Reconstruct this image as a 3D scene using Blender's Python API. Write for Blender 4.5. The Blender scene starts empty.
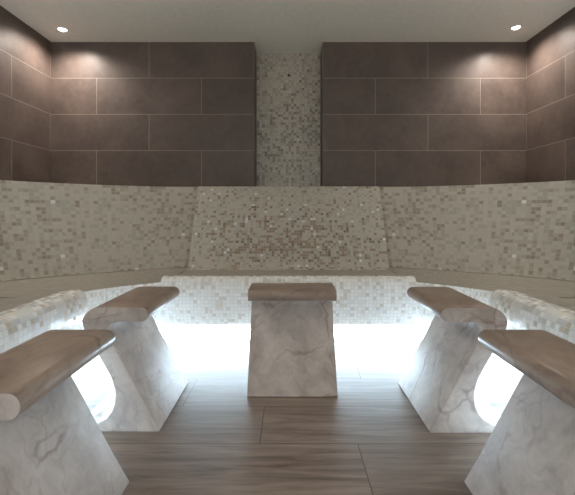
import bpy, bmesh, math, random
from mathutils import Vector
random.seed(4)
C = bpy.context.scene.collection
scn = bpy.context.scene
PI = math.pi

# ------------------------------------------------------------------ camera
H = 0.85                      # eye height
F = 376.0                     # focal length in pixels of a 575 px wide frame
cam_d = bpy.data.cameras.new('camera')
cam = bpy.data.objects.new('camera', cam_d); C.objects.link(cam)
cam.location = (0, 0, H); cam.rotation_euler = (PI/2, 0, 0)
cam_d.sensor_width = 36; cam_d.lens = F/575*36
cam_d.shift_x = -1/575; cam_d.shift_y = -34.5/575
cam_d.clip_start = 0.02
scn.camera = cam

# ------------------------------------------------------------------ world, light, exposure
w = bpy.data.worlds.new('world'); scn.world = w; w.use_nodes = True
w.node_tree.nodes['Background'].inputs[0].default_value = (0.5, 0.5, 0.5, 1)
w.node_tree.nodes['Background'].inputs[1].default_value = 0.0
scn.view_settings.view_transform = 'Standard'
scn.view_settings.look = 'None'
scn.view_settings.gamma = 1
scn.view_settings.use_curve_mapping = False
scn.view_settings.exposure = 0.45
LED = 50.0                    # emission of the strips under the benches
LED_COL = (0.58, 0.80, 1.0, 1)
SPOT_W = 32.0                 # corner downlights
SPOT_COL = (1.0, 0.88, 0.78)
FILL_DOOR = 1.35                    # glow of an unseen panel added at the camera's back as fill
UP_W = 18.0                    # two unseen lamps added at the sides to brighten the ceiling
ROOM_W = 6.0                  # unseen fill spots added behind the camera
CEIL = 2.267; DB = 3.115; HW = 1.965; NB = 3.34; NX = 0.284; REAR = -0.95

def spot(name, loc, power, col, size, blend, rad=0.03):
    d = bpy.data.lights.new(name, 'SPOT'); d.energy = power; d.color = col
    d.spot_size = math.radians(size); d.spot_blend = blend; d.shadow_soft_size = rad
    o = bpy.data.objects.new(name, d); C.objects.link(o); o.location = loc
    return o

# ------------------------------------------------------------------ node helpers
class NT:
    def __init__(s, name):
        m = bpy.data.materials.new(name); m.use_nodes = True; s.m = m
        s.t = m.node_tree; s.n = s.t.nodes; s.l = s.t.links
        s.b = s.n['Principled BSDF']
    def node(s, typ, **kw):
        x = s.n.new(typ)
        for k, v in kw.items(): setattr(x, k, v)
        return x
    def put(s, v, sock):
        if isinstance(v, bpy.types.NodeSocket): s.l.new(v, sock)
        else: sock.default_value = v
    def math(s, op, a, b=0.0, c=0.0, clamp=False):
        x = s.node('ShaderNodeMath', operation=op, use_clamp=clamp)
        s.put(a, x.inputs[0]); s.put(b, x.inputs[1]); s.put(c, x.inputs[2])
        return x.outputs[0]
    def vmath(s, op, a, b=(0, 0, 0), scale=None):
        x = s.node('ShaderNodeVectorMath', operation=op)
        s.put(a, x.inputs[0]); s.put(b, x.inputs[1])
        if scale is not None: s.put(scale, x.inputs['Scale'])
        return x.outputs[0]
    def mix(s, f, a, b):
        x = s.node('ShaderNodeMix', data_type='RGBA')
        s.put(f, x.inputs[0])
        s.put(a if isinstance(a, bpy.types.NodeSocket) else (*a, 1), x.inputs[6])
        s.put(b if isinstance(b, bpy.types.NodeSocket) else (*b, 1), x.inputs[7])
        return x.outputs[2]
    def noise(s, vec, scale, detail=3, rough=0.5, dist=0.0):
        x = s.node('ShaderNodeTexNoise')
        s.put(vec, x.inputs['Vector']); x.inputs['Scale'].default_value = scale
        x.inputs['Detail'].default_value = detail; x.inputs['Roughness'].default_value = rough
        x.inputs['Distortion'].default_value = dist
        return x.outputs['Fac']
    def ramp(s, f, stops):
        x = s.node('ShaderNodeMapRange'); s.put(f, x.inputs[0])
        x.inputs[1].default_value, x.inputs[2].default_value = stops[0], stops[1]
        x.inputs[3].default_value, x.inputs[4].default_value = stops[2], stops[3]
        return x.outputs[0]
    def white(s, vec):
        x = s.node('ShaderNodeTexWhiteNoise', noise_dimensions='3D'); s.put(vec, x.inputs['Vector'])
        return x.outputs['Value'], x.outputs['Color']

def lin(r, g, b):
    f = lambda c: (c/255/12.92) if c/255 <= .04045 else ((c/255+.055)/1.055)**2.4
    return (f(r), f(g), f(b))

def mosaic(name, pitch, light, light2, dark, dark2, base, gauss=(), glint=0.02, grout=lin(176,171,160), groutw=.10, rough=.32, brown=None, jit=.09):
    """little square glass and stone tiles laid in metres of the UV map"""
    t = NT(name)
    uv = t.node('ShaderNodeTexCoord').outputs['UV']
    sc = t.vmath('SCALE', uv, scale=1/pitch)
    cell = t.vmath('FLOOR', sc); fr = t.vmath('FRACTION', sc)
    r1, rc = t.white(cell)
    r2, rc2 = t.white(t.vmath('ADD', cell, (31.7, 11.3, 5.1)))
    r3, _ = t.white(t.vmath('ADD', cell, (7.9, 91.3, 2.1)))
    sp = t.node('ShaderNodeSeparateXYZ'); t.put(uv, sp.inputs[0])
    u, v = sp.outputs[0], sp.outputs[1]
    den = t.math('MULTIPLY', t.ramp(t.noise(uv, 1.7, 1), (.35, .65, .45, 1.55)), base)
    for (u0, v0, su, sv, amp) in gauss:
        a = t.math('POWER', t.math('ABSOLUTE', t.math('MULTIPLY', t.math('SUBTRACT', u, u0), 1/su)), 2)
        b = t.math('POWER', t.math('ABSOLUTE', t.math('MULTIPLY', t.math('SUBTRACT', v, v0), 1/sv)), 2)
        g = t.math('EXPONENT', t.math('MULTIPLY', t.math('ADD', a, b), -1))
        den = t.math('MULTIPLY_ADD', g, amp, den)
    isdark = t.math('LESS_THAN', r1, den)
    lc = t.mix(r2, light, light2); dc = t.mix(r3, dark, dark2)
    if brown:
        dc = t.mix(t.math('GREATER_THAN', r2, .5), dc, brown)
    col = t.mix(isdark, lc, dc)
    isgl = t.math('LESS_THAN', r3, glint)
    col = t.mix(isgl, col, lin(238, 240, 240))
    fs = t.node('ShaderNodeSeparateXYZ'); t.put(fr, fs.inputs[0])
    e = t.math('MINIMUM', t.math('MINIMUM', fs.outputs[0], t.math('SUBTRACT', 1, fs.outputs[0])),
               t.math('MINIMUM', fs.outputs[1], t.math('SUBTRACT', 1, fs.outputs[1])))
    isg = t.math('LESS_THAN', e, groutw/2)
    col = t.mix(isg, col, grout)
    t.l.new(col, t.b.inputs['Base Color'])
    ro = t.math('MULTIPLY_ADD', r2, .25, rough-.12)
    ro = t.math('MULTIPLY_ADD', isgl, -.17, ro)
    ro = t.math('MAXIMUM', ro, t.math('MULTIPLY', isg, .8))
    t.l.new(ro, t.b.inputs['Roughness'])
    t.l.new(t.math('MULTIPLY', t.math('MULTIPLY', isgl, .2), t.math('SUBTRACT', 1, isg)), t.b.inputs['Metallic'])
    geo = t.node('ShaderNodeNewGeometry').outputs['Normal']
    tilt = t.vmath('SCALE', t.vmath('SUBTRACT', rc2, (.5, .5, .5)), scale=jit)
    t.l.new(t.vmath('NORMALIZE', t.vmath('ADD', geo, tilt)), t.b.inputs['Normal'])
    return t.m

def plank_tile_wall():
    """large brown stoneware tiles, half bond; UV in metres, v counted down from the ceiling"""
    t = NT('brown_stoneware')
    tc = t.node('ShaderNodeTexCoord')
    sp = t.node('ShaderNodeSeparateXYZ'); t.put(tc.outputs['UV'], sp.inputs[0])
    u, v = sp.outputs[0], sp.outputs[1]
    rv = t.math('DIVIDE', v, .3); row = t.math('FLOOR', rv)
    off = t.math('MULTIPLY', t.math('MODULO', row, 2), .5)
    ru = t.math('SUBTRACT', t.math('DIVIDE', u, .87), off); cu = t.math('FLOOR', ru)
    fu = t.math('MULTIPLY', t.math('FRACT', ru), .87); fv = t.math('MULTIPLY', t.math('FRACT', rv), .3)
    e = t.math('MINIMUM', t.math('MINIMUM', fu, t.math('SUBTRACT', .87, fu)), t.math('MINIMUM', fv, t.math('SUBTRACT', .3, fv)))
    isg = t.math('LESS_THAN', e, .0018)
    cx = t.node('ShaderNodeCombineXYZ'); t.put(cu, cx.inputs[0]); t.put(row, cx.inputs[1])
    r, rc = t.white(cx.outputs[0])
    vec = t.vmath('ADD', tc.outputs['Object'], t.vmath('SCALE', rc, scale=9.0))
    n1 = t.noise(vec, 3.2, 4, .6, .4); n2 = t.noise(vec, 22, 3, .6)
    f = t.math('MULTIPLY_ADD', n2, .35, t.math('MULTIPLY', n1, .75))
    col = t.mix(t.ramp(f, (.38, .72, 0, 1)), lin(84, 73, 68), lin(112, 98, 91))
    col = t.mix(t.math('MULTIPLY', r, .35), col, lin(82, 75, 71))
    col = t.mix(isg, col, lin(158, 146, 137))
    t.l.new(col, t.b.inputs['Base Color'])
    t.l.new(t.ramp(n1, (.3, .7, .42, .58)), t.b.inputs['Roughness'])
    bp = t.node('ShaderNodeBump'); bp.inputs['Strength'].default_value = .12; bp.inputs['Distance'].default_value = .002
    t.put(n2, bp.inputs['Height']); t.l.new(bp.outputs[0], t.b.inputs['Normal'])
    return t.m

def wood_floor():
    """wood-look boards running across the room"""
    t = NT('wood_look_boards')
    g = t.node('ShaderNodeTexCoord').outputs['Object']
    sp = t.node('ShaderNodeSeparateXYZ'); t.put(g, sp.inputs[0])
    x, y = sp.outputs[0], sp.outputs[1]
    ry = t.math('DIVIDE', t.math('SUBTRACT', y, 1.115), .2703); row = t.math('FLOOR', ry)
    # joints: row 0 at .255, row 1 at -.108, row 2 at -.466
    ru = t.math('DIVIDE', t.math('ADD', t.math('SUBTRACT', x, .255), t.math('MULTIPLY', row, .3605)), 1.2); cu = t.math('FLOOR', ru)
    fu = t.math('MULTIPLY', t.math('FRACT', ru), 1.2); fv = t.math('MULTIPLY', t.math('FRACT', ry), .2703)
    e = t.math('MINIMUM', t.math('MINIMUM', fu, t.math('SUBTRACT', 1.2, fu)), t.math('MINIMUM', fv, t.math('SUBTRACT', .2703, fv)))
    isg = t.math('LESS_THAN', e, .0014)
    cx = t.node('ShaderNodeCombineXYZ'); t.put(cu, cx.inputs[0]); t.put(row, cx.inputs[1])
    r, rc = t.white(cx.outputs[0])
    vec = t.vmath('ADD', g, t.vmath('SCALE', rc, scale=7.0))
    st = t.vmath('MULTIPLY', vec, (1.3, 13, 1)); st2 = t.vmath('MULTIPLY', vec, (3.5, 60, 1))
    n1 = t.noise(st, 1.4, 5, .6, 1.4); n2 = t.noise(st2, 1.5, 4, .65, .3)
    n3 = t.noise(t.vmath('MULTIPLY', vec, (.8, 3, 1)), 1.6, 2, .5)
    f = t.math('ADD', t.math('MULTIPLY', n1, .6), t.math('ADD', t.math('MULTIPLY', n2, .42), t.math('MULTIPLY', n3, .16)))
    col = t.mix(t.ramp(f, (.40, .72, 0, 1)), lin(92, 79, 71), lin(150, 134, 122))
    col = t.mix(t.math('MULTIPLY', r, .3), col, lin(120, 105, 95))
    col = t.mix(isg, col, lin(62, 54, 49))
    t.l.new(col, t.b.inputs['Base Color'])
    t.l.new(t.ramp(n2, (.3, .7, .34, .5)), t.b.inputs['Roughness'])
    bp = t.node('ShaderNodeBump'); bp.inputs['Strength'].default_value = .25; bp.inputs['Distance'].default_value = .002
    t.put(n2, bp.inputs['Height']); t.l.new(bp.outputs[0], t.b.inputs['Normal'])
    return t.m

def marble(name, a, b, vein, rough, stretch=(1, 1, 1), veinw=.03):
    t = NT(name)
    tc = t.node('ShaderNodeTexCoord').outputs['Object']
    oi = t.node('ShaderNodeObjectInfo').outputs['Location']
    g = t.vmath('ADD', t.vmath('MULTIPLY', tc, stretch), t.vmath('SCALE', oi, scale=3.7))
    wrp = t.node('ShaderNodeTexNoise'); t.put(g, wrp.inputs['Vector']); wrp.inputs['Scale'].default_value = 5; wrp.inputs['Detail'].default_value = 4
    gw = t.vmath('ADD', g, t.vmath('SCALE', t.vmath('SUBTRACT', wrp.outputs['Color'], (.5, .5, .5)), scale=.22))
    n1 = t.noise(gw, 5.5, 5, .62); n2 = t.noise(gw, 20, 3, .6)
    f = t.math('MULTIPLY_ADD', n2, .3, t.math('MULTIPLY', n1, .8))
    col = t.mix(t.ramp(f, (.40, .72, 0, 1)), a, b)
    def veins(scale, width, amt, seed):
        vo = t.node('ShaderNodeTexVoronoi', feature='DISTANCE_TO_EDGE')
        t.put(t.vmath('ADD', gw, (seed, seed*2, seed*3)), vo.inputs['Vector']); vo.inputs['Scale'].default_value = scale
        m = t.ramp(vo.outputs['Distance'], (0, width, 1, 0))
        brk = t.ramp(t.noise(t.vmath('ADD', g, (seed, 3, 1)), 6, 2), (.44, .60, 0, 1))
        return t.math('MULTIPLY', t.math('MULTIPLY', m, brk), amt)
    col = t.mix(veins(3.6, veinw, .6, .3), col, vein)
    col = t.mix(veins(8.0, veinw*1.4, .22, 1.9), col, vein)
    t.l.new(col, t.b.inputs['Base Color'])
    t.b.inputs['Roughness'].default_value = rough
    t.b.inputs['Specular IOR Level'].default_value = .3
    return t.m

def plain(name, col, rough=.5, metal=0.0, emit=None, strength=0.0):
    t = NT(name)
    g = t.node('ShaderNodeTexCoord').outputs['Object']
    n = t.noise(g, 30, 3)
    t.l.new(t.mix(t.ramp(n, (.3, .7, 0, 1)), tuple(c*.96 for c in col), tuple(min(1, c*1.04) for c in col)), t.b.inputs['Base Color'])
    t.b.inputs['Roughness'].default_value = rough; t.b.inputs['Metallic'].default_value = metal
    if emit:
        t.b.inputs['Emission Color'].default_value = emit; t.b.inputs['Emission Strength'].default_value = strength
    return t.m

CREAM, CREAM2 = lin(172, 169, 158), lin(181, 178, 167)
LIT_WHITE, LIT_WHITE2 = lin(234, 235, 232), lin(242, 243, 242)  # LED glow on the bench fronts, put into a whiter tile colour
M = {}
M['wall'] = plank_tile_wall()
M['floor'] = wood_floor()
M['ceil'] = plain('satin_ceiling_paint', lin(240, 240, 233), .6)
M['mos_wall'] = mosaic('cream_mosaic', .0275, CREAM, CREAM2, lin(148,139,125), lin(161,153,140), .20, glint=.006)
M['mos_panel'] = mosaic('dense_speckled_mosaic', .0205, CREAM, CREAM2, lin(122,109,94), lin(158,147,131), .10,
                        gauss=((0, .42, .50, .17, .36), (0, .55, .60, .07, .30)), glint=.02, brown=lin(150,130,110))
M['mos_niche'] = mosaic('niche_mosaic', .0235, lin(176,170,156), lin(206,200,188), lin(134,127,116), lin(160,153,140), .09,
                        gauss=((0, .85, .35, .30, .24),), glint=.004)
M['mos_seat'] = mosaic('seat_mosaic', .0275, lin(154,149,137), lin(158,153,141), lin(150,145,133), lin(152,147,136), .03, jit=.01, rough=.5, groutw=.06, grout=lin(150,145,134), glint=0)
M['mos_front'] = mosaic(grout=lin(218,218,214), name='front_mosaic', pitch=.0205, light=LIT_WHITE, light2=LIT_WHITE2, dark=lin(214,208,198), dark2=lin(224,220,212), base=.14, glint=.02, rough=.28)
M['mos_side'] = mosaic(grout=lin(218,218,214), name='bold_front_mosaic', pitch=.0225, light=LIT_WHITE, light2=LIT_WHITE2, dark=lin(204,194,178), dark2=lin(220,213,202), base=.12, glint=.09, rough=.26)
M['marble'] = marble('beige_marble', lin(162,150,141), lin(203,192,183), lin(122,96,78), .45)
M['marble_seat'] = marble('brown_veined_marble', lin(126,109,97), lin(164,146,132), lin(92,70,56), .34, stretch=(.8, 1.5, 1), veinw=.035)
M['led'] = plain('cold_white_led', (.9, .9, .9), .5, emit=LED_COL, strength=LED)
M['led_foot'] = plain('cold_white_led_diffuser', (.9, .9, .9), .5, emit=LED_COL, strength=LED/3)
M['fill_door'] = plain('fill_door_glow', (.7, .75, .75), .3, emit=(1, .98, .95, 1), strength=FILL_DOOR)
M['lens'] = plain('frosted_lamp_lens', (.9, .9, .9), .4, emit=(1, .95, .88, 1), strength=14)
M['ring'] = plain('white_enamel', lin(206, 204, 198), .35)
M['dark'] = plain('dark_metal', lin(24, 22, 20), .4, .6)
M['plinth'] = plain('white_waterproof_render', lin(214, 212, 206), .7)

# ------------------------------------------------------------------ mesh helpers
def link(name, bm, mat, parent=None, smooth=False, recalc=True):
    if recalc: bmesh.ops.recalc_face_normals(bm, faces=bm.faces)
    me = bpy.data.meshes.new(name); bm.to_mesh(me); bm.free()
    me.materials.append(mat)
    if smooth:
        for p in me.polygons: p.use_smooth = True
    o = bpy.data.objects.new(name, me); C.objects.link(o)
    if parent: o.parent = parent
    return o

def thing(name, label, cat, loc=(0, 0, 0), rz=0, group=None):
    o = bpy.data.objects.new(name, None); C.objects.link(o)
    o.location = loc; o.rotation_euler = (0, 0, rz); o.empty_display_size = .1
    o['label'] = label; o['category'] = cat
    if group: o['group'] = group
    return o

def struct(o): o['kind'] = 'structure'; return o

def box(bm, x0, x1, y0, y1, z0, z1):
    v = [bm.verts.new((x, y, z)) for z in (z0, z1) for y in (y0, y1) for x in (x0, x1)]
    for f in ((0,1,3,2), (4,6,7,5), (0,4,5,1), (2,3,7,6), (0,2,6,4), (1,5,7,3)):
        bm.faces.new([v[i] for i in f])

def uv_by(bm, fn):
    uvl = bm.loops.layers.uv.new('UVMap')
    bm.faces.ensure_lookup_table()
    bm.normal_update()
    for f in bm.faces:
        for l in f.loops: l[uvl].uv = fn(l.vert.co, f.normal)

def sharp(o, deg=35):
    for p in o.data.polygons: p.use_smooth = True
    o.data.set_sharp_from_angle(angle=math.radians(deg))

# ------------------------------------------------------------------ the room
bm = bmesh.new(); box(bm, -HW-.15, HW+.15, REAR-.15, NB+.15, -.1, 0); struct(link('floor', bm, M['floor']))
bm = bmesh.new(); box(bm, -HW-.15, HW+.15, REAR-.15, NB+.15, CEIL, CEIL+.1); struct(link('ceiling', bm, M['ceil']))
def wall_uv(co, n):
    v = CEIL - co.z
    if abs(n.y) > .5: return (abs(co.x) - .285 + 8.7, v)
    return (DB - co.y - .01 + 8.7, v)
bm = bmesh.new()
box(bm, -HW, -NX, DB, NB+.15, 0, CEIL); box(bm, NX, HW, DB, NB+.15, 0, CEIL)
uv_by(bm, wall_uv); struct(link('wall_back', bm, M['wall']))
bm = bmesh.new(); box(bm, -NX, NX, NB, NB+.15, 0, CEIL)
uv_by(bm, lambda co, n: (co.x, CEIL-co.z)); struct(link('wall_niche', bm, M['mos_niche']))
for s, nm in ((-1, 'wall_left'), (1, 'wall_right')):
    bm = bmesh.new(); box(bm, min(s*HW, s*(HW+.15)), max(s*HW, s*(HW+.15)), REAR-.15, NB+.15, 0, CEIL)
    uv_by(bm, wall_uv); struct(link(nm, bm, M['wall']))
bm = bmesh.new(); box(bm, -HW, HW, REAR-.15, REAR, 0, CEIL); uv_by(bm, wall_uv); struct(link('wall_rear', bm, M['wall']))
bm = bmesh.new(); box(bm, -.50, .50, REAR+.001, REAR+.021, .02, 2.05)
d1 = struct(link('fill_door_1', bm, M['fill_door']))  # unseen glowing panel, added to light the room from behind
bm = bmesh.new(); box(bm, -.46, -.43, REAR+.03, REAR+.06, .85, 1.25); link('fill_door_handle', bm, M['ring'], d1)

# ------------------------------------------------------------------ loft between rings
def catmull(pts, n):
    P = [Vector(p) for p in pts]; P = [2*P[0]-P[1]] + P + [2*P[-1]-P[-2]]
    out = []
    for i in range(1, len(P)-2):
        for k in range(24):
            t = k/24
            out.append(.5*((2*P[i]) + (P[i+1]-P[i-1])*t + (2*P[i-1]-5*P[i]+4*P[i+1]-P[i+2])*t*t + (-P[i-1]+3*P[i]-3*P[i+1]+P[i+2])*t**3))
    out.append(P[-2])
    L = [0]
    for a, b in zip(out, out[1:]): L.append(L[-1] + (b-a).length)
    res = []
    j = 0
    for i in range(n+1):
        s = L[-1]*i/n
        while j < len(L)-2 and L[j+1] < s: j += 1
        f = (s-L[j])/max(1e-9, L[j+1]-L[j])
        res.append(out[j].lerp(out[j+1], min(1, max(0, f))))
    return res, L[-1]

def loft(bm, rows, ulen, voff=0.0, u0=0.0):
    """rows: list of rings, each a list of Vectors; UV = metres along and across"""
    uvl = bm.loops.layers.uv.verify()
    V = [[bm.verts.new(p) for p in r] for r in rows]
    n = len(rows[0])-1; mid = n//2
    vv = [voff]
    for a, b in zip(rows, rows[1:]): vv.append(vv[-1] + (a[mid]-b[mid]).length)
    for j in range(len(rows)-1):
        for i in range(n):
            f = bm.faces.new((V[j][i], V[j][i+1], V[j+1][i+1], V[j+1][i]))
            uvs = ((u0+ulen*i/n, vv[j]), (u0+ulen*(i+1)/n, vv[j]), (u0+ulen*(i+1)/n, vv[j+1]), (u0+ulen*i/n, vv[j+1]))
            for l, q in zip(f.loops, uvs): l[uvl].uv = q
    return V

TOPZ = 1.062; SEAT = .45
TOP = [(.7185,3.100),(1.0,3.035),(1.413,2.83),(1.70,2.60),(1.85,2.415),(1.93,2.15),(1.955,1.786)]
JNT = [(.7185,2.775),(1.0,2.665),(1.243,2.515),(1.48,2.36),(1.672,2.19),(1.77,1.99),(1.79,1.786)]
EDG = [(.7185,2.185),(.82,2.12),(.93,2.035),(1.03,1.925),(1.10,1.786)]
def curved_bench(s, label):
    t = thing('curved_bench', label, 'bench', (0, 0, 0), group=None)
    N = 48
    top, lt = catmull(TOP, N); jn, lj = catmull(JNT, N); ed, le = catmull(EDG, N)
    inv = lambda r, z: [Vector((s*p.x, p.y, z)) for p in r]
    mixr = lambda a, b, f: [p.lerp(q, f) for p, q in zip(a, b)]
    # backrest: leaning shell, slightly hollow, with a tiled top back to the wall
    bm = bmesh.new()
    wallring = []
    for p in top:
        # out to the room corner
        if p.y > 2.6: wallring.append(Vector((min(p.x*1.02, HW-.006), DB-.006)))
        else: wallring.append(Vector((HW-.006, p.y)))
    wallring = [Vector((p.x + (HW-.006-p.x)*max(0, min(1, (i/N-.25)/.45)), q.y)) if q.y > 3 else q for i, (p, q) in enumerate(zip(top, wallring))]
    rows = [inv(wallring, 0), inv(wallring, TOPZ), inv(mixr(top, wallring, .02), TOPZ)]
    for k in range(0, 13):
        f = k/12
        z = TOPZ + (SEAT+.02-TOPZ)*f
        g = f - .06*math.sin(f*PI)
        rows.append(inv(mixr(top, jn, g*.975), z))
    rows.append(inv(mixr(jn, ed, .01), SEAT+.003))
    V = loft(bm, rows, (lt+lj)/2, voff=-(rows[0][N//2]-rows[1][N//2]).length)
    for i in (0, -1):
        bm.faces.new([r[i] for r in V] + [bm.verts.new(V[-1][i].co * 1), bm.verts.new((V[-1][i].co.x, V[-1][i].co.y, 0))][1:])
    o = link('backrest', bm, M['mos_wall'], t); sharp(o, 40)
    # seat with a rounded lip and a front face that draws back towards the floor
    bm = bmesh.new()
    rows = [inv(mixr(jn, ed, f), SEAT) for f in (0.0, .33, .66, .97)]
    out = lambda d: [e + (j-e).normalized()*d for e, j in zip(ed, jn)]
    for d, z in ((.005, SEAT-.0006), (.001, SEAT-.003), (0, SEAT-.008), (-.002, .40), (.002, .35), (.015, .29), (.035, .25), (.055, .215), (.08, .200), (.10, .196), (.104, .212)):
        rows.append(inv(out(d), z))
    rows.append(inv(out(.40), .212))
    loft(bm, rows, (le+lj)/2)
    o = link('seat', bm, M['mos_seat'], t); sharp(o, 40)
    me = o.data; me.materials.append(M['mos_front'])
    for p in me.polygons:
        if p.center.z < SEAT-.0005: p.material_index = 1
    bm = bmesh.new()
    loft(bm, [inv(out(.34), .211), inv(out(.34), 0), inv(out(.40), 0), inv(out(.40), .211)], le)
    link('plinth', bm, M['plinth'], t)
    bm = bmesh.new()
    loft(bm, [inv(out(.107), .211), inv(out(.107), .199), inv(out(.130), .199), inv(out(.130), .211)], le)
    link('led_strip', bm, M['led'], t)['label'] = 'glowing cold white light strip'
    bm = bmesh.new()
    loft(bm, [inv(out(.330), .090), inv(out(.330), .024), inv(out(.339), .024), inv(out(.339), .090)], le)
    link('led_strip', bm, M['led_foot'], t)['label'] = 'glowing cold white light strip at the floor'
    return t

def sweep(bm, prof, x0, x1, tf, nseg=1):
    """closed profile [(d, z)] swept straight from x0 to x1; tf maps (along, d, z) to the room"""
    uvl = bm.loops.layers.uv.verify()
    L = [0]
    for a, b in zip(prof, prof[1:] + prof[:1]): L.append(L[-1] + math.dist(a, b))
    V = [[bm.verts.new(tf(x0+(x1-x0)*k/nseg, d, z)) for d, z in prof] for k in range(nseg+1)]
    n = len(prof)
    for k in range(nseg):
        for i in range(n):
            j = (i+1) % n
            f = bm.faces.new((V[k][i], V[k][j], V[k+1][j], V[k+1][i]))
            a, b = x0+(x1-x0)*k/nseg, x0+(x1-x0)*(k+1)/nseg
            for l, q in zip(f.loops, ((a, L[i]), (a, L[i+1]), (b, L[i+1]), (b, L[i]))): l[uvl].uv = q
    for k in (0, nseg):
        f = bm.faces.new(V[k])
        for l, (d, z) in zip(f.loops, prof): l[uvl].uv = (d, z)

# lounge profile: d = 0 at the lip, growing towards the wall
def back_profile(depth_top):
    a = [(.895, TOPZ)]
    for k in range(1, 14):
        f = k/13
        a.append((.895 - .29*f - .02*math.sin(f*PI), TOPZ + (.485-TOPZ)*f))
    a += [(.592, .468), (.575, .456), (.55, .450)]
    return a + [(.55, .30), (depth_top, .30), (depth_top, TOPZ)]
SEATP = [(.549, .449), (.44, .446), (.33, .449), (.22, .460), (.13, .476), (.075, .486), (.045, .487), (.022, .480), (.008, .465),
         (0, .44), (-.003, .41), (-.001, .37), (.006, .32), (.022, .27), (.044, .228), (.066, .207), (.085, .198), (.10, .196), (.104, .212), (.549, .212)]
def lounge(label, x0, x1, tf, depth_top, mat_front, pd, rz_name='lounge_bench'):
    t = thing(rz_name, label, 'bench')
    bm = bmesh.new(); sweep(bm, back_profile(depth_top), x0, x1, tf, 1)
    sharp(link('backrest', bm, M['mos_panel'], t), 40)
    bm = bmesh.new(); sweep(bm, SEATP, x0, x1, tf, 1)
    for f in bm.faces: f.tag = False
    bm.faces.ensure_lookup_table()
    for i in range(4): bm.faces[i].material_index = 1
    o = link('seat', bm, mat_front, t); sharp(o, 40); o.data.materials.append(M['mos_seat'])
    bm = bmesh.new(); sweep(bm, [(pd, 0), (pd+.06, 0), (pd+.06, .211), (pd, .211)], x0, x1, tf)
    link('plinth', bm, M['plinth'], t)
    bm = bmesh.new(); sweep(bm, [(.107, .199), (.130, .199), (.130, .211), (.107, .211)], x0+.01, x1-.01, tf)
    link('led_strip', bm, M['led'], t)['label'] = 'glowing cold white light strip'
    bm = bmesh.new(); sweep(bm, [(pd-.010, .024), (pd-.001, .024), (pd-.001, .090), (pd-.010, .090)], x0+.01, x1-.01, tf)
    link('led_strip', bm, M['led_foot'], t)['label'] = 'glowing cold white light strip at the floor'
    return t

LIPY = 2.105
lounge('straight mosaic bench in the centre with a leaning speckled back under the niche', -.718, .718,
       lambda a, d, z: (a, LIPY+d, z), 1.004, M['mos_front'], .38)
SL = .955
lounge('mosaic bench along the left wall with a raised rounded lip and glinting tiles', REAR+.005, 1.785,
       lambda a, d, z: (-SL-d, a, z), 1.004, M['mos_side'], .46)
lounge('mosaic bench along the right wall with a raised rounded lip and glinting tiles', REAR+.005, 1.785,
       lambda a, d, z: (SL+d, a, z), 1.004, M['mos_side'], .46)
curved_bench(-1, 'curved mosaic bench filling the left back corner below the brown wall')
curved_bench(1, 'curved mosaic bench filling the right back corner below the brown wall')

# ------------------------------------------------------------------ marble stools
SW = .42
def arc(cx, cz, r, a0, a1, n, rz=None):
    rz = rz or r
    return [(cx + r*math.cos(math.radians(a0+(a1-a0)*k/n)), cz + rz*math.sin(math.radians(a0+(a1-a0)*k/n))) for k in range(n+1)]
def prism(prof, w, bev, name, mat, parent):
    bm = bmesh.new()
    V = [[bm.verts.new((x, d, z)) for d, z in prof] for x in (-w/2, w/2)]
    n = len(prof)
    for i in range(n):
        j = (i+1) % n; bm.faces.new((V[0][i], V[0][j], V[1][j], V[1][i]))
    bm.faces.new(V[0]); bm.faces.new(V[1])
    bmesh.ops.recalc_face_normals(bm, faces=bm.faces)
    rim = [e for e in bm.edges if abs(e.verts[0].co.x - e.verts[1].co.x) < 1e-6]
    if bev: bmesh.ops.bevel(bm, geom=rim, offset=bev, segments=2, profile=.5, affect='EDGES', clamp_overlap=True)
    o = link(name, bm, mat, parent); sharp(o, 38)
    return o
base_prof = [(.004, 0), (0, .006), (.05, .09), (.10, .182), (.15, .273), (.19, .346), (.201, .372), (.203, .390), (.197, .405), (.183, .415), (.160, .4195),
             (.302, .4195), (.298, .400), (.285, .372), (.262, .331), (.236, .288), (.208, .240), (.188, .205), (.177, .172), (.173, .14), (.176, .105), (.188, .074),
             (.210, .048), (.245, .030), (.290, .020), (.330, .016), (.336, .010), (.334, 0)]
seat_prof = arc(.0725, .4475, .0275, 270, 90, 12) + arc(.236, .410, .066, 90, 8, 12, .065) + [(.3025, .4202), (.25, .42), (.16, .42)]
def stool(label, loc, rz):
    S = .008
    t = thing('marble_stool', label, 'stool', loc, rz, 'marble stools in front of the benches')
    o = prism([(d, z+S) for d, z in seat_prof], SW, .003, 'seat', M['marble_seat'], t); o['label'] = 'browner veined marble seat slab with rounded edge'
    o.data.materials.append(M['marble'])          # LED light on the seat ends, put in as the paler base marble
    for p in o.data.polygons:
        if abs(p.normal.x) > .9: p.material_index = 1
    prism([(d, z*(1+S/.4195)) for d, z in base_prof], SW-.002, .004, 'base', M['marble'], t)
    return t
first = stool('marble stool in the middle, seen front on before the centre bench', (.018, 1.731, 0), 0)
def copy_tree(o, loc, rz, label):
    c = o.copy(); C.objects.link(c); c.location = loc; c.rotation_euler = (0, 0, rz); c['label'] = label
    for ch in o.children:
        d = ch.copy(); C.objects.link(d); d.parent = c
    return c
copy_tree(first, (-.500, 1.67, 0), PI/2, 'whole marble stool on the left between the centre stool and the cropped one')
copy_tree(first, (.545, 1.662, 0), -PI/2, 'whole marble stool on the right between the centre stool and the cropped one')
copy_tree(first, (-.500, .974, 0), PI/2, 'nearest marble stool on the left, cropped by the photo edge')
copy_tree(first, (.552, .974, 0), -PI/2, 'nearest marble stool on the right, cropped by the photo edge')

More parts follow.
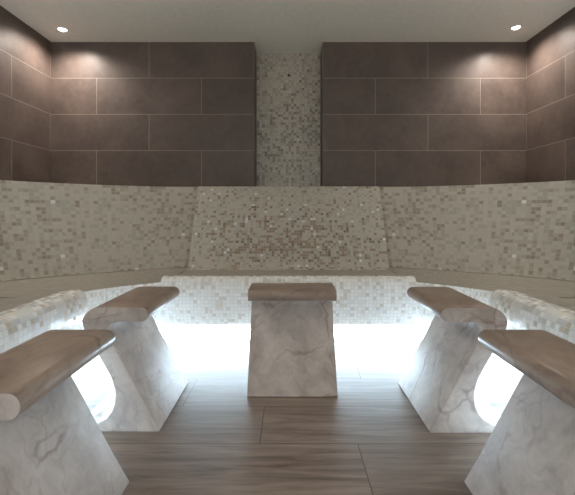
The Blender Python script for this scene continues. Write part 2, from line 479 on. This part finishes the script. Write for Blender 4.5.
# ------------------------------------------------------------------ ceiling downlights, sensor
def disc(bm, r, z0, z1, r2=None, n=32):
    r2 = r2 or r
    a = [bm.verts.new((r*math.cos(2*PI*k/n), r*math.sin(2*PI*k/n), z0)) for k in range(n)]
    b = [bm.verts.new((r2*math.cos(2*PI*k/n), r2*math.sin(2*PI*k/n), z1)) for k in range(n)]
    for k in range(n): bm.faces.new((a[k], a[(k+1) % n], b[(k+1) % n], b[k]))
    bm.faces.new(a); bm.faces.new(b)
def downlight(label, x, y):
    t = thing('downlight', label, 'ceiling light', (x, y, CEIL), 0, 'recessed ceiling downlights')
    n = 32; bm = bmesh.new()
    rings = [(.030, 0), (.030, -.004), (.034, -.006), (.040, -.003), (.041, 0)]
    V = [[bm.verts.new((r*math.cos(2*PI*k/n), r*math.sin(2*PI*k/n), z-.0005)) for k in range(n)] for r, z in rings]
    for j in range(len(rings)-1):
        for k in range(n): bm.faces.new((V[j][k], V[j][(k+1) % n], V[j+1][(k+1) % n], V[j+1][k]))
    link('trim_ring', bm, M['ring'], t, True)
    bm = bmesh.new(); disc(bm, .0295, -.0005, -.004, .026); link('lens', bm, M['lens'], t)
    return t
downlight('small glowing ceiling spot in the left back corner', -1.744, 2.90)
downlight('small glowing ceiling spot in the right back corner', 1.737, 2.87)
spot('corner_light', (-1.744, 2.90, CEIL-.012), SPOT_W, SPOT_COL, 156, .9, .03)
spot('corner_light', (1.737, 2.87, CEIL-.012), SPOT_W, SPOT_COL, 156, .9, .03)
for x in (-.9, .9):
    spot('fill_spot', (x, -.45, CEIL-.012), ROOM_W, SPOT_COL, 140, .8, .04)  # added fill from behind the camera, without a fitting

def fill_lamp(label, s, y, z):  # lamp added out of view to lift the ceiling
    t = thing('fill_uplight', label, 'added fill lamp', (s*(HW-.002), y, z), 0, 'unseen lamps added to brighten the ceiling')
    n = 20; bm = bmesh.new()
    ring = lambda r, zz: [bm.verts.new((-s*r*math.sin(PI*k/n), r*1.4*math.cos(PI*k/n), zz)) for k in range(n+1)]
    A, B, D, E = ring(.035, 0), ring(.075, .13), ring(.070, .13), ring(.040, .03)
    for P, Q in ((A, B), (B, D), (D, E)):
        for k in range(n): bm.faces.new((P[k], P[k+1], Q[k+1], Q[k]))
    bm.faces.new(A); bm.faces.new(E)
    link('shade', bm, M['ring'], t, False)
    d = bpy.data.lights.new('fill_lamp_light', 'AREA'); d.shape = 'DISK'; d.size = .08; d.energy = UP_W; d.color = (1, .99, .96)
    o = bpy.data.objects.new('fill_lamp_light', d); C.objects.link(o); o.location = (s*(HW-.055), y, z+.125); o.rotation_euler = (PI, 0, 0)
fill_lamp('unseen white fill lamp added on the left wall to brighten the ceiling', -1, .9, 1.45)
fill_lamp('unseen white fill lamp added on the right wall to brighten the ceiling', 1, .9, 1.45)

bm = bmesh.new(); disc(bm, .010, 0, .008, .007, 16)
o = link('steam_sensor', bm, M['dark']); o.location = (.0, NB-.0002, 2.075); o.rotation_euler = (PI/2, 0, 0)
o['label'] = 'tiny dark round sensor high in the mosaic niche'; o['category'] = 'sensor'
